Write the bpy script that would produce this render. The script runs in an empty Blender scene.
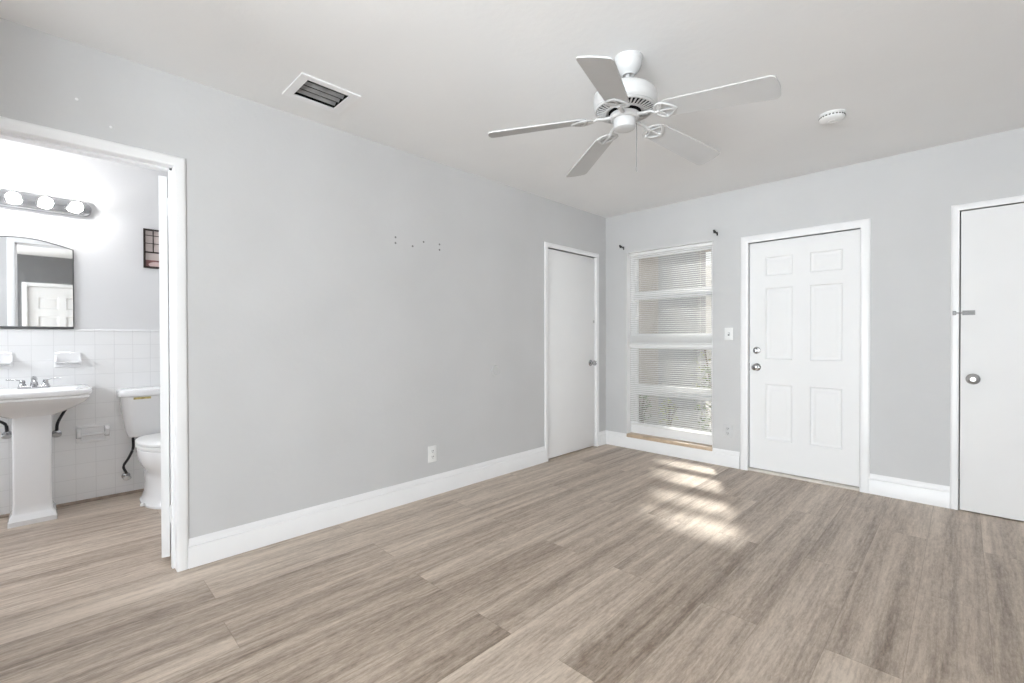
import bpy, bmesh, math, random
from math import pi, sin, cos, radians as R
from mathutils import Vector, Matrix

# ------------------------------------------------------------------ camera, world, lights, exposure
S = bpy.context.scene
COL = S.collection
S.view_settings.view_transform = 'Standard'
S.view_settings.look = 'None'
S.view_settings.gamma = 1.0
S.view_settings.use_curve_mapping = False
S.view_settings.exposure = 0.0
S.cycles.use_denoising = True
S.cycles.max_bounces = 14
S.cycles.diffuse_bounces = 9
S.cycles.glossy_bounces = 5
S.cycles.transparent_max_bounces = 24
S.cycles.sample_clamp_indirect = 6.0

cd = bpy.data.cameras.new('camera')
cam = bpy.data.objects.new('camera', cd); COL.objects.link(cam)
cd.sensor_fit = 'HORIZONTAL'; cd.sensor_width = 36.0
cd.lens = 457.6655 / 1024 * 36.0
cd.clip_start = 0.05; cd.clip_end = 200
yaw, pit, rol = R(44.64174), R(-0.44611), R(0.14003)
fw = Vector((-sin(yaw) * cos(pit), cos(yaw) * cos(pit), sin(pit)))
rt0 = Vector((cos(yaw), sin(yaw), 0)); up0 = rt0.cross(fw)
rt = rt0 * cos(rol) - up0 * sin(rol)
up = rt0 * sin(rol) + up0 * cos(rol)
CAM = Vector((2.7605, -4.2390, 1.1477))
cam.matrix_world = Matrix(((rt.x, up.x, -fw.x, CAM.x), (rt.y, up.y, -fw.y, CAM.y), (rt.z, up.z, -fw.z, CAM.z), (0, 0, 0, 1)))
S.camera = cam

SKY = 1.3
w = bpy.data.worlds.new('sky'); S.world = w; w.use_nodes = True
wn = w.node_tree.nodes; wl = w.node_tree.links
bg = wn['Background']; bg.inputs[1].default_value = SKY
tc = wn.new('ShaderNodeTexCoord'); sx = wn.new('ShaderNodeSeparateXYZ'); cr = wn.new('ShaderNodeValToRGB')
wl.new(tc.outputs['Generated'], sx.inputs[0]); wl.new(sx.outputs[2], cr.inputs[0]); wl.new(cr.outputs[0], bg.inputs[0])
cr.color_ramp.elements[0].color = (1.0, 0.99, 0.97, 1); cr.color_ramp.elements[1].color = (0.80, 0.88, 1.0, 1)

sun = bpy.data.lights.new('sun', 'SUN'); sun.energy = 8.0; sun.angle = R(4.0); sun.color = (1, 0.96, 0.9)
so = bpy.data.objects.new('sun', sun); COL.objects.link(so)
sd = Vector((0.73, -1.5, 0)).normalized() * cos(R(46)) + Vector((0, 0, -sin(R(46))))
so.rotation_euler = sd.to_track_quat('-Z', 'Y').to_euler()

def area(name, loc, direction, sx_, sy_, power, color=(1, 1, 1)):
    l = bpy.data.lights.new(name, 'AREA'); l.shape = 'RECTANGLE'; l.size = sx_; l.size_y = sy_; l.energy = power; l.color = color
    o = bpy.data.objects.new(name, l); COL.objects.link(o); o.location = loc
    o.rotation_euler = Vector(direction).to_track_quat('-Z', 'Z').to_euler()
    return o
XR_ = 4.2
YB = -9.5          # wall behind the camera
FILL_TINT = (0.93, 0.98, 1.04)  # cool tint shared by the added fill lights
area('fill_light_rear', (2.5, YB - 0.45, 0.6), (0, 1, 1.1), 2.7, 1.2, 900, FILL_TINT)  # added fill light behind the camera, lifts ceiling and end wall
area('fill_light_side', (XR_ + 0.45, -7.0, 0.6), (-1, 0.6, 0.9), 2.3, 1.2, 490, FILL_TINT)  # added fill light from the side, evens out the long wall
area('fill_light_bathroom', (-0.9, -5.85, 1.6), (0, 1, -0.2), 0.8, 0.7, 33, FILL_TINT)  # added fill light that brightens the bathroom

# ------------------------------------------------------------------ helpers
class MB:
    def __init__(s): s.bm = bmesh.new()
    def face(s, pts):
        vs = [s.bm.verts.new(p) for p in pts]
        return s.bm.faces.new(vs)
    def merge(s, b, M=None):
        if M is not None: b.transform(M)
        me = bpy.data.meshes.new('t'); b.to_mesh(me); b.free(); s.bm.from_mesh(me); bpy.data.meshes.remove(me)
    def box(s, x0, x1, y0, y1, z0, z1, bev=0.0, seg=2, M=None):
        b = bmesh.new(); bmesh.ops.create_cube(b, size=1)
        b.transform(Matrix.Translation(((x0 + x1) / 2, (y0 + y1) / 2, (z0 + z1) / 2)) @ Matrix.Diagonal((abs(x1 - x0), abs(y1 - y0), abs(z1 - z0), 1)))
        if bev > 0: bmesh.ops.bevel(b, geom=b.edges[:], offset=bev, segments=seg, affect='EDGES', profile=0.5)
        s.merge(b, M); return s
    def loft(s, rings, cap0=True, cap1=True, closed=True, M=None):
        b = bmesh.new(); vr = [[b.verts.new(p) for p in r] for r in rings]
        for a, c in zip(vr[:-1], vr[1:]):
            n = len(a)
            for i in range(n if closed else n - 1):
                j = (i + 1) % n
                try: b.faces.new((a[i], a[j], c[j], c[i]))
                except ValueError: pass
        if cap0: b.faces.new(list(reversed(vr[0])))
        if cap1: b.faces.new(vr[-1])
        bmesh.ops.recalc_face_normals(b, faces=b.faces[:])
        s.merge(b, M); return s
    def lathe(s, prof, o=(0, 0, 0), ax=(0, 0, 1), n=32, M=None):
        ax = Vector(ax).normalized(); o = Vector(o)
        u = ax.orthogonal().normalized(); v = ax.cross(u)
        rings = [[o + ax * h + (u * cos(2 * pi * i / n) + v * sin(2 * pi * i / n)) * max(r, 1e-4) for i in range(n)] for r, h in prof]
        return s.loft(rings, M=M)
    def tube(s, pts, r, n=10, flat=1.0, closed=False, M=None):
        pts = [Vector(p) for p in pts]; N = len(pts); rings = []
        for i, p in enumerate(pts):
            if closed: t = (pts[(i + 1) % N] - pts[i - 1]).normalized()
            else: t = (pts[min(i + 1, N - 1)] - pts[max(i - 1, 0)]).normalized()
            up_ = Vector((0, 0, 1)) if abs(t.z) < 0.95 else Vector((1, 0, 0))
            a = t.cross(up_).normalized(); c = a.cross(t)
            rr = r[i] if isinstance(r, (list, tuple)) else r
            rings.append([p + a * rr * cos(2 * pi * k / n) + c * rr * flat * sin(2 * pi * k / n) for k in range(n)])
        if closed: rings.append(rings[0]); return s.loft(rings, False, False, M=M)
        return s.loft(rings, M=M)
    def prism(s, poly, d0, d1, f):
        """poly of (u,v); f(u,v,d) -> point; extruded d0..d1"""
        return s.loft([[f(u, v, d0) for u, v in poly], [f(u, v, d1) for u, v in poly]])
    def grid_slab(s, us, vs, holes, d0, d1, f):
        """slab with rectangular holes"""
        us = sorted(set([round(a, 5) for a in us] + [round(a, 5) for h in holes for a in h[:2]]))
        vs = sorted(set([round(a, 5) for a in vs] + [round(a, 5) for h in holes for a in h[2:]]))
        def solid(i, j):
            if i < 0 or j < 0 or i >= len(us) - 1 or j >= len(vs) - 1: return False
            a, b = (us[i] + us[i + 1]) / 2, (vs[j] + vs[j + 1]) / 2
            return not any(h[0] < a < h[1] and h[2] < b < h[3] for h in holes)
        b = bmesh.new()
        def q(*p): b.faces.new([b.verts.new(f(*k)) for k in p])
        for i in range(len(us) - 1):
            for j in range(len(vs) - 1):
                if not solid(i, j): continue
                u0, u1, v0, v1 = us[i], us[i + 1], vs[j], vs[j + 1]
                q((u0, v0, d0), (u1, v0, d0), (u1, v1, d0), (u0, v1, d0))
                q((u0, v0, d1), (u0, v1, d1), (u1, v1, d1), (u1, v0, d1))
                if not solid(i - 1, j): q((u0, v0, d0), (u0, v1, d0), (u0, v1, d1), (u0, v0, d1))
                if not solid(i + 1, j): q((u1, v0, d0), (u1, v0, d1), (u1, v1, d1), (u1, v1, d0))
                if not solid(i, j - 1): q((u0, v0, d0), (u0, v0, d1), (u1, v0, d1), (u1, v0, d0))
                if not solid(i, j + 1): q((u0, v1, d0), (u1, v1, d0), (u1, v1, d1), (u0, v1, d1))
        bmesh.ops.remove_doubles(b, verts=b.verts[:], dist=1e-5)
        bmesh.ops.recalc_face_normals(b, faces=b.faces[:])
        s.merge(b); return s

def obj(name, mb, mat, parent=None, smooth=True, label=None):
    me = bpy.data.meshes.new(name)
    bm = mb.bm
    o = bpy.data.objects.new(name, me); COL.objects.link(o)
    if parent is not None:
        off = Vector(parent.get('_w', (0, 0, 0))); o.parent = parent
    else:
        xs = [v.co for v in bm.verts]
        off = Vector(((min(v.x for v in xs) + max(v.x for v in xs)) / 2, (min(v.y for v in xs) + max(v.y for v in xs)) / 2, min(v.z for v in xs)))
        o.location = off
    o['_w'] = tuple(off)
    bmesh.ops.translate(bm, verts=bm.verts[:], vec=-off)
    bm.to_mesh(me); bm.free()
    me.materials.append(mat)
    if smooth:
        me.shade_smooth(); me.set_sharp_from_angle(angle=R(38))
    if label: o['label'] = label
    return o
def thing(name, label, cat, loc, group=None, kind=None):
    o = bpy.data.objects.new(name, None); COL.objects.link(o); o.location = loc; o.empty_display_size = 0.1
    o['_w'] = tuple(loc); return tag(o, label, cat, group, kind)
def tag(o, label, cat, group=None, kind=None):
    o['label'] = label; o['category'] = cat
    if group: o['group'] = group
    if kind: o['kind'] = kind
    return o
def struct(name, mb, mat, label, cat, smooth=False):
    return tag(obj(name, mb, mat, None, smooth), label, cat, None, 'structure')
def rrect(x0, x1, y0, y1, z, r, n=6):
    pts = []
    for cx, cy, a0 in ((x1 - r, y1 - r, 0), (x0 + r, y1 - r, pi / 2), (x0 + r, y0 + r, pi), (x1 - r, y0 + r, 3 * pi / 2)):
        for k in range(n + 1):
            a = a0 + pi / 2 * k / n
            pts.append((cx + r * cos(a), cy + r * sin(a), z))
    return pts
def egg(xb, xf, yc, hw, z, n=40, xc=None, pw=2.0):
    xc = xb + (xf - xb) * 0.42 if xc is None else xc
    pts = []
    for i in range(n):
        t = 2 * pi * i / n; c, s_ = cos(t), sin(t)
        e = 1.0 if c > 0 else 0.62
        pts.append((xc + ((xf - xc) if c > 0 else (xc - xb)) * math.copysign(abs(c) ** e, c), yc + hw * math.copysign(abs(s_) ** (1.0 if c > 0 else 0.8), s_), z))
    return pts

# ------------------------------------------------------------------ materials
def newmat(name):
    m = bpy.data.materials.new(name); m.use_nodes = True
    return m, m.node_tree.nodes, m.node_tree.links, m.node_tree.nodes['Principled BSDF']
def mat(name, col, rough=0.5, metal=0.0, spec=0.5, var=0.0, vscale=6.0, bump=0.0, bscale=60.0, coat=0.0):
    m, n, l, p = newmat(name)
    p.inputs['Roughness'].default_value = rough; p.inputs['Metallic'].default_value = metal
    p.inputs['Specular IOR Level'].default_value = spec; p.inputs['Coat Weight'].default_value = coat
    t = n.new('ShaderNodeTexCoord'); nz = n.new('ShaderNodeTexNoise'); nz.inputs['Scale'].default_value = vscale; nz.inputs['Detail'].default_value = 5
    l.new(t.outputs['Object'], nz.inputs[0])
    rp = n.new('ShaderNodeValToRGB'); e = rp.color_ramp.elements
    e[0].position = 0.3; e[1].position = 0.7
    e[0].color = tuple(c * (1 - var) for c in col) + (1,); e[1].color = tuple(min(1, c * (1 + var)) for c in col) + (1,)
    l.new(nz.outputs[0], rp.inputs[0]); l.new(rp.outputs[0], p.inputs['Base Color'])
    if bump > 0:
        n2 = n.new('ShaderNodeTexNoise'); n2.inputs['Scale'].default_value = bscale; n2.inputs['Detail'].default_value = 4
        l.new(t.outputs['Object'], n2.inputs[0])
        b = n.new('ShaderNodeBump'); b.inputs['Strength'].default_value = bump; b.inputs['Distance'].default_value = 0.004
        l.new(n2.outputs[0], b.inputs['Height']); l.new(b.outputs[0], p.inputs['Normal'])
    return m

M_WALL = mat('grey_wall_paint', (0.575, 0.576, 0.578), 0.62, spec=0.35, var=0.025, vscale=2.2, bump=0.22, bscale=38)
M_CEIL = mat('white_ceiling_paint', (0.835, 0.835, 0.835), 0.8, spec=0.2, var=0.015, vscale=1.5, bump=0.25, bscale=26)
M_TRIM = mat('white_gloss_trim', (0.84, 0.84, 0.845), 0.35, var=0.015, vscale=5, bump=0.05, bscale=30)
M_DOOR = mat('white_door_paint', (0.82, 0.82, 0.822), 0.6, spec=0.3, var=0.012, vscale=3, bump=0.04, bscale=22)
M_BATHW = mat('pale_bathroom_paint', (0.72, 0.72, 0.725), 0.55, var=0.015, vscale=2)
M_CERAM = mat('white_glazed_ceramic', (0.83, 0.83, 0.835), 0.08, var=0.008, vscale=3, coat=0.3)
M_CHROME = mat('chrome', (0.50, 0.50, 0.51), 0.14, metal=1.0, var=0.03)
M_NICKEL = mat('brushed_nickel', (0.50, 0.50, 0.50), 0.28, metal=1.0, var=0.05)
M_BLACK = mat('black_metal', (0.012, 0.012, 0.013), 0.4, var=0.2)
M_HOSE = mat('black_braided_hose', (0.018, 0.018, 0.022), 0.45, var=0.35, vscale=160, bump=0.4, bscale=240)
M_DARK = mat('dark_cavity', (0.01, 0.01, 0.01), 0.9, spec=0.05, var=0.1)
M_FAN = mat('white_fan_enamel', (0.59, 0.59, 0.59), 0.4, var=0.01)
M_BLADE = mat('white_fan_blade', (0.525, 0.525, 0.525), 0.5, var=0.02, vscale=9)
M_PLAST = mat('white_plastic', (0.80, 0.80, 0.79), 0.4, var=0.01)
M_CHAIN = mat('dull_grey_chain', (0.20, 0.20, 0.20), 0.5, var=0.1)
M_BOLT = mat('dull_zinc', (0.30, 0.30, 0.30), 0.5, metal=0.6, var=0.1)
M_EDGE = mat('dark_grey_mirror_edge', (0.09, 0.09, 0.092), 0.4, var=0.1)
M_SLOT = mat('dark_slots', (0.04, 0.04, 0.04), 0.7, var=0.1)
M_VENTB = mat('grey_vent_metal', (0.30, 0.30, 0.305), 0.5, metal=0.2, var=0.2, vscale=12)
M_SLAT = mat('white_blind_slat', (0.78, 0.78, 0.77), 0.45, var=0.02)
M_SLATG = mat('off_white_thin_slat', (0.60, 0.595, 0.585), 0.5, var=0.02)
M_SILL = mat('tan_marble_sill', (0.52, 0.40, 0.29), 0.35, var=0.14, vscale=14, bump=0.05)
M_SHOE = mat('brown_shoe_moulding', (0.32, 0.25, 0.20), 0.5, var=0.25, vscale=18)
M_STUCCO = mat('beige_stucco', (0.56, 0.505, 0.46), 0.9, spec=0.1, var=0.05, vscale=4, bump=0.6, bscale=70)
M_STUCCO2 = mat('grey_stucco', (0.46, 0.455, 0.46), 0.9, spec=0.1, var=0.06, vscale=4, bump=0.6, bscale=70)
M_WHITEEXT = mat('white_exterior_wall', (0.82, 0.80, 0.76), 0.85, var=0.03, bump=0.3)
M_GROUND = mat('pale_concrete_ground', (0.48, 0.46, 0.43), 0.9, spec=0.1, var=0.15, vscale=1.2, bump=0.3)
M_LEAF = mat('green_leaf', (0.17, 0.24, 0.08), 0.5, var=0.5, vscale=7)
M_LEAF2 = mat('yellow_green_leaf', (0.38, 0.40, 0.16), 0.5, var=0.45, vscale=9)
M_STEM = mat('brown_stem', (0.16, 0.11, 0.07), 0.8, var=0.3)
M_YELLOW = mat('yellowed_paper_label', (0.55, 0.45, 0.18), 0.6, var=0.3, vscale=40)
M_FRAMEB = mat('dark_lacquer_frame', (0.025, 0.015, 0.012), 0.4, var=0.3)

def m_emit(name, col, s):
    m, n, l, p = newmat(name)
    p.inputs['Base Color'].default_value = col + (1,); p.inputs['Emission Color'].default_value = col + (1,)
    p.inputs['Emission Strength'].default_value = s; return m
M_BULB = m_emit('lit_globe_bulb', (1.0, 0.99, 0.975), 58.0)

def m_mirror():
    m, n, l, p = newmat('mirror_glass')
    p.inputs['Base Color'].default_value = (0.86, 0.87, 0.87, 1); p.inputs['Metallic'].default_value = 1; p.inputs['Roughness'].default_value = 0.02
    return m
M_MIRROR = m_mirror()
def m_glass():
    m = bpy.data.materials.new('clear_window_glass'); m.use_nodes = True; n = m.node_tree.nodes; l = m.node_tree.links
    n.remove(n['Principled BSDF']); o = n['Material Output']
    t = n.new('ShaderNodeBsdfTransparent'); t.inputs[0].default_value = (0.94, 0.95, 0.945, 1)
    g = n.new('ShaderNodeBsdfGlossy'); g.inputs['Roughness'].default_value = 0.01
    x = n.new('ShaderNodeMixShader'); x.inputs[0].default_value = 0.06
    l.new(t.outputs[0], x.inputs[1]); l.new(g.outputs[0], x.inputs[2]); l.new(x.outputs[0], o.inputs[0])
    return m
M_GLASS = m_glass()

def m_tile():
    m, n, l, p = newmat('white_square_wall_tile')
    p.inputs['Roughness'].default_value = 0.12
    g = n.new('ShaderNodeNewGeometry'); mp = n.new('ShaderNodeSeparateXYZ'); l.new(g.outputs['Position'], mp.inputs[0])
    cb = n.new('ShaderNodeCombineXYZ')
    ad = n.new('ShaderNodeMath'); ad.operation = 'ADD'; ad.inputs[1].default_value = 4.112 + 1.04
    l.new(mp.outputs[1], ad.inputs[0]); l.new(ad.outputs[0], cb.inputs[0])
    az = n.new('ShaderNodeMath'); az.operation = 'ADD'; az.inputs[1].default_value = -0.066; l.new(mp.outputs[2], az.inputs[0]); l.new(az.outputs[0], cb.inputs[1])
    b = n.new('ShaderNodeTexBrick'); b.offset = 0.0; b.squash = 1.0
    b.inputs['Scale'].default_value = 1.0; b.inputs['Brick Width'].default_value = 0.104; b.inputs['Row Height'].default_value = 0.104
    b.inputs['Mortar Size'].default_value = 0.0017; b.inputs['Mortar Smooth'].default_value = 0.3
    b.inputs['Color1'].default_value = (0.84, 0.84, 0.84, 1); b.inputs['Color2'].default_value = (0.855, 0.855, 0.855, 1); b.inputs['Mortar'].default_value = (0.74, 0.74, 0.74, 1)
    l.new(cb.outputs[0], b.inputs[0]); l.new(b.outputs[0], p.inputs['Base Color'])
    bp = n.new('ShaderNodeBump'); bp.invert = True; bp.inputs['Strength'].default_value = 0.35; bp.inputs['Distance'].default_value = 0.002
    l.new(b.outputs['Fac'], bp.inputs['Height']); l.new(bp.outputs[0], p.inputs['Normal'])
    return m
M_TILE = m_tile()

def m_floor():
    m, n, l, p = newmat('greige_vinyl_planks')
    p.inputs['Specular IOR Level'].default_value = 0.42
    def math_(op, a, b=None, c=None):
        k = n.new('ShaderNodeMath'); k.operation = op
        for i, v in enumerate((a, b, c)):
            if v is None: continue
            if isinstance(v, (int, float)): k.inputs[i].default_value = v
            else: l.new(v, k.inputs[i])
        return k.outputs[0]
    g = n.new('ShaderNodeNewGeometry'); s = n.new('ShaderNodeSeparateXYZ'); l.new(g.outputs['Position'], s.inputs[0])
    x, y = s.outputs[0], s.outputs[1]
    W, LN = 0.2205, 1.49
    u = math_('DIVIDE', math_('SUBTRACT', x, 2.177 - 20 * W), W)
    row = math_('FLOOR', u); fu = math_('FRACT', u)
    par = math_('MODULO', row, 2.0)                                  # rows break half a plank apart
    wn0 = n.new('ShaderNodeTexWhiteNoise'); wn0.noise_dimensions = '1D'; l.new(row, wn0.inputs['W'])
    jit = math_('MULTIPLY', math_('SUBTRACT', wn0.outputs[0], 0.5), 0.03)
    v = math_('ADD', math_('ADD', math_('DIVIDE', math_('ADD', y, 0.755 + 10 * LN), LN), math_('MULTIPLY', math_('SUBTRACT', 1.0, par), 0.5)), jit)
    pl = math_('FLOOR', v); fv = math_('FRACT', v)
    cv = n.new('ShaderNodeCombineXYZ'); l.new(row, cv.inputs[0]); l.new(pl, cv.inputs[1])
    wn1 = n.new('ShaderNodeTexWhiteNoise'); wn1.noise_dimensions = '3D'; l.new(cv.outputs[0], wn1.inputs[0])
    rnd = wn1.outputs[0]
    # grain coordinates with a plank offset
    ox = math_('MULTIPLY', rnd, 37.0)
    def coord(sx_, sy_):
        c = n.new('ShaderNodeCombineXYZ'); l.new(math_('ADD', math_('MULTIPLY', x, sx_), ox), c.inputs[0]); l.new(math_('ADD', math_('MULTIPLY', y, sy_), math_('MULTIPLY', rnd, 91.0)), c.inputs[1]); l.new(ox, c.inputs[2]); return c.outputs[0]
    def noise(co, sc, det, dist=0.0, ro=0.55):
        k = n.new('ShaderNodeTexNoise'); k.inputs['Scale'].default_value = sc; k.inputs['Detail'].default_value = det; k.inputs['Distortion'].default_value = dist; k.inputs['Roughness'].default_value = ro
        l.new(co, k.inputs[0]); return k.outputs[0]
    n_st = noise(coord(15.0, 0.42), 1.0, 3, 0.08, 0.6)             # broad dark and pale streaks along the board
    n_md = noise(coord(75.0, 5.0), 1.0, 4, 0.1, 0.7)
    n_fi = noise(coord(120.0, 26.0), 1.0, 5, 0.2, 0.8)       # fine grain
    # cathedral figure: contour lines of a slow field stretched along the board
    n_cf = noise(coord(5.0, 0.8), 1.0, 1, 0.0)
    cf = math_('ABSOLUTE', math_('SUBTRACT', math_('FRACT', math_('MULTIPLY', n_cf, 16.0)), 0.5))
    t = math_('MULTIPLY', math_('SUBTRACT', n_st, 0.5), 1.55)
    t = math_('ADD', t, math_('MULTIPLY', math_('SUBTRACT', n_md, 0.5), 1.05))
    t = math_('ADD', t, math_('MULTIPLY', math_('SUBTRACT', n_fi, 0.5), 1.2))
    t = math_('ADD', t, math_('MULTIPLY', math_('SUBTRACT', cf, 0.25), 0.22))
    t = math_('ADD', t, math_('MULTIPLY', math_('SUBTRACT', rnd, 0.5), 0.30))
    t = math_('ADD', t, 0.53)
    rp = n.new('ShaderNodeValToRGB'); e = rp.color_ramp.elements
    e[0].position = 0.0; e[0].color = (0.20, 0.150, 0.115, 1)
    e[1].position = 1.0; e[1].color = (0.66, 0.56, 0.465, 1)
    k = e.new(0.5); k.color = (0.43, 0.35, 0.282, 1)
    l.new(t, rp.inputs[0])
    # seams
    su = math_('LESS_THAN', math_('MINIMUM', fu, math_('SUBTRACT', 1.0, fu)), 0.006)
    sv = math_('LESS_THAN', math_('MINIMUM', fv, math_('SUBTRACT', 1.0, fv)), 0.0011)
    seam = math_('MAXIMUM', su, sv)
    mx = n.new('ShaderNodeMixRGB'); mx.blend_type = 'MULTIPLY'; l.new(math_('MULTIPLY', seam, 0.8), mx.inputs[0]); l.new(rp.outputs[0], mx.inputs[1]); mx.inputs[2].default_value = (0.72, 0.70, 0.68, 1)
    l.new(mx.outputs[0], p.inputs['Base Color'])
    l.new(math_('ADD', math_('MULTIPLY', n_fi, 0.18), 0.30), p.inputs['Roughness'])
    b = n.new('ShaderNodeBump'); b.inputs['Strength'].default_value = 0.12; b.inputs['Distance'].default_value = 0.002
    l.new(math_('SUBTRACT', n_fi, math_('MULTIPLY', seam, 0.6)), b.inputs['Height']); l.new(b.outputs[0], p.inputs['Normal'])
    return m
M_FLOOR = m_floor()

def m_picture():
    m, n, l, p = newmat('pale_pink_print')
    t = n.new('ShaderNodeTexCoord'); nz = n.new('ShaderNodeTexNoise'); nz.inputs['Scale'].default_value = 30
    l.new(t.outputs['Object'], nz.inputs[0]); r_ = n.new('ShaderNodeValToRGB')
    r_.color_ramp.elements[0].color = (0.50, 0.42, 0.40, 1); r_.color_ramp.elements[1].color = (0.62, 0.55, 0.52, 1)
    l.new(nz.outputs[0], r_.inputs[0]); l.new(r_.outputs[0], p.inputs['Base Color']); p.inputs['Roughness'].default_value = 0.4
    return m
M_PRINT = m_picture()
M_PRINTRED = mat('dusky_red_print', (0.20, 0.09, 0.085), 0.45, var=0.35, vscale=25)
M_PRINTPINK = mat('pink_print_patch', (0.62, 0.47, 0.45), 0.45, var=0.1, vscale=25)

# ------------------------------------------------------------------ room shell
H = 2.44
XR = 4.2
fx = lambda u, v, d: (d, u, v)          # wall in the y-z plane: u = y, v = z, d = x
fy = lambda u, v, d: (u, d, v)          # wall in the x-z plane
fz = lambda u, v, d: (u, v, d)
struct('floor', MB().box(-1.78, XR + 0.12, YB - 0.14, 0.2, -0.1, 0), M_FLOOR, 'greige wood-look plank floor running through the bedroom and bathroom', 'floor')
VX0, VX1, VY0, VY1 = 0.236, 0.440, -3.328, -3.102
struct('ceiling', MB().grid_slab([-1.78, XR + 0.12], [YB - 0.14, 0.2], [(VX0, VX1, VY0, VY1)], H, H + 0.16, fz), M_CEIL, 'flat white plaster ceiling over the whole room', 'ceiling')

BY0, BY1, BZ = -4.44, -3.803, 1.994       # bathroom doorway clear opening
CY0, CY1, CZ = -0.974, -0.182, 1.99       # closet door opening
struct('wall_left', MB().grid_slab([YB, 0], [0, H], [(BY0 - 0.015, BY1 + 0.015, -1, BZ + 0.015), (CY0, CY1, -1, CZ)], -0.12, 0.0, fx), M_WALL, 'long plain grey wall between bathroom doorway and closet door', 'wall')
WX0, WX1, WZ0, WZ1 = 0.256, 1.137, 0.110, 2.03
DX0, DX1, DZ = 1.437, 2.212, 1.957
QX0, QX1, QZ = 2.738, 3.462, 1.98
struct('wall_back', MB().grid_slab([-0.12, XR + 0.12], [0, H], [(WX0, WX1, WZ0, WZ1), (DX0, DX1, -1, DZ), (QX0, QX1, -1, QZ)], 0.0, 0.2, fy), M_WALL, 'grey end wall holding the tall window and the panelled front door', 'wall')
RY0, RY1 = -4.46, -3.70
struct('wall_right', MB().grid_slab([YB, 0], [0, H], [(RY0, RY1, -1, 1.96), (-8.2, -5.8, 0.35, 2.15)], XR, XR + 0.12, fx), M_WALL, 'grey side wall facing the bathroom doorway, seen only in the mirror', 'wall')
struct('wall_right_panel', MB().grid_slab([-4.95, -3.2], [0.146, H], [(RY0 - 0.05, RY1 + 0.05, -1, 2.01)], XR - 0.004, XR, fx), mat('charcoal_wall', (0.16, 0.16, 0.165), 0.6, var=0.05), 'dark grey wall around the door seen in the mirror', 'wall')  # thin dark grey layer over the wall round the door
struct('wall_front', MB().grid_slab([-0.12, XR + 0.12], [0, H], [(1.1, 3.9, 0.35, 2.15)], YB - 0.14, YB, fy), M_WALL, 'grey wall behind the viewpoint with a wide opening added for fill light', 'wall')
struct('wall_added_shade', MB().box(0.0, 1.3, -5.15, -5.0, 0, H), M_WALL, 'added short grey wall behind the viewpoint, shading the long wall', 'wall')  # added out of view to shade the near end of the long wall
# bathroom
XT = -1.65
struct('wall_bathroom_back', MB().box(-1.78, XT, -5.6, -2.9, 0, H), M_BATHW, 'pale bathroom wall above the tiles behind the sink', 'wall')
struct('wall_bathroom_right', MB().box(XT, -0.12, -3.0, -2.9, 0, H), M_BATHW, 'pale bathroom side wall beyond the toilet', 'wall')
struct('wall_bathroom_left', MB().grid_slab([XT, -0.12], [0, H], [(-1.3, -0.5, 1.25, 1.95)], -5.7, -5.6, fy), M_BATHW, 'pale bathroom side wall to the left of the sink', 'wall')  # opening added for the bathroom fill light
tl = MB().box(XT, XT + 0.010, -5.6, -3.0, 0.0, 1.20)
tl.box(XT, XT + 0.014, -5.6, -3.0, 1.20, 1.216, 0.005)
struct('wall_bathroom_tile', tl, M_TILE, 'white square tile wainscot behind sink and toilet', 'wall tile')
XW = XT + 0.010
shoe = MB().prism([(0, 0), (0.016, 0), (0.015, 0.008), (0.010, 0.014), (0, 0.018)], -5.6, -3.0, lambda u, v, d: (XW + u, d, v))
for nm_, x0_, x1_, y0_, y1_ in (('floor_closet', 2.55, 3.65, 0.2, 0.95),):
    struct(nm_, MB().box(x0_, x1_, y0_, y1_, -0.14, 0), M_FLOOR, 'plank floor inside the closet behind the bolted door', 'floor')
struct('trim_5', shoe, M_SHOE, 'thin brown strip where the bathroom tile meets the floor', 'trim')

# closet spaces behind the two flush doors
def shell(name, x0, x1, y0, y1, open_, label):
    b = MB(); t = 0.03
    b.box(x0, x1, y0, y1, H - t, H)
    for k, (a0, a1, b0, b1) in {'x0': (x0, x0 + t, y0, y1), 'x1': (x1 - t, x1, y0, y1), 'y0': (x0, x1, y0, y0 + t), 'y1': (x0, x1, y1 - t, y1)}.items():
        if k != open_: b.box(a0, a1, b0, b1, 0, H)
    return struct(name, b, M_WALL, label, 'wall')
shell('wall_closet_left', -0.9, -0.12, -1.2, 0.0, 'x1', 'inside of the closet behind the plain door in the corner')
shell('wall_closet_back', 2.55, 3.65, 0.2, 0.95, 'y0', 'inside of the closet behind the door with the slide bolt')

# baseboards
BH = 0.145
prof = [(0, 0), (0.016, 0), (0.017, 0.103), (0.0155, 0.106), (0.009, 0.108), (0.009, 0.120), (0.0085, 0.127), (0.0065, 0.135), (0.003, 0.141), (0.003, BH), (0, BH)]
bl = MB()
for a, b_ in ((-3.757, -1.020), (-0.136, 0.0), (-5.0, BY0 - 0.052)):
    bl.prism(prof, a, b_, lambda u, v, d: (u, d, v))
struct('baseboard_left', bl, M_TRIM, 'tall white baseboard along the long grey wall', 'baseboard', True)
bb = MB()
for a, b_ in ((0.0, WX0 - 0.002), (WX1 + 0.002, 1.37), (2.267, 2.697), (3.50, XR)):
    bb.prism(prof, a, b_, lambda u, v, d: (d, -u, v))
bb.prism([(u, min(v, 0.113)) for u, v in prof[:4]] + [(0.010, 0.113), (0, 0.113)], WX0 - 0.002, WX1 + 0.002, lambda u, v, d: (d, -u, v))
struct('baseboard_back', bb, M_TRIM, 'tall white baseboard under the window and beside the front door', 'baseboard', True)
br = MB()
for a, b_ in ((YB, RY0 - 0.07), (RY1 + 0.07, 0.0)):
    br.prism(prof, a, b_, lambda u, v, d: (XR - u, d, v))
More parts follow.
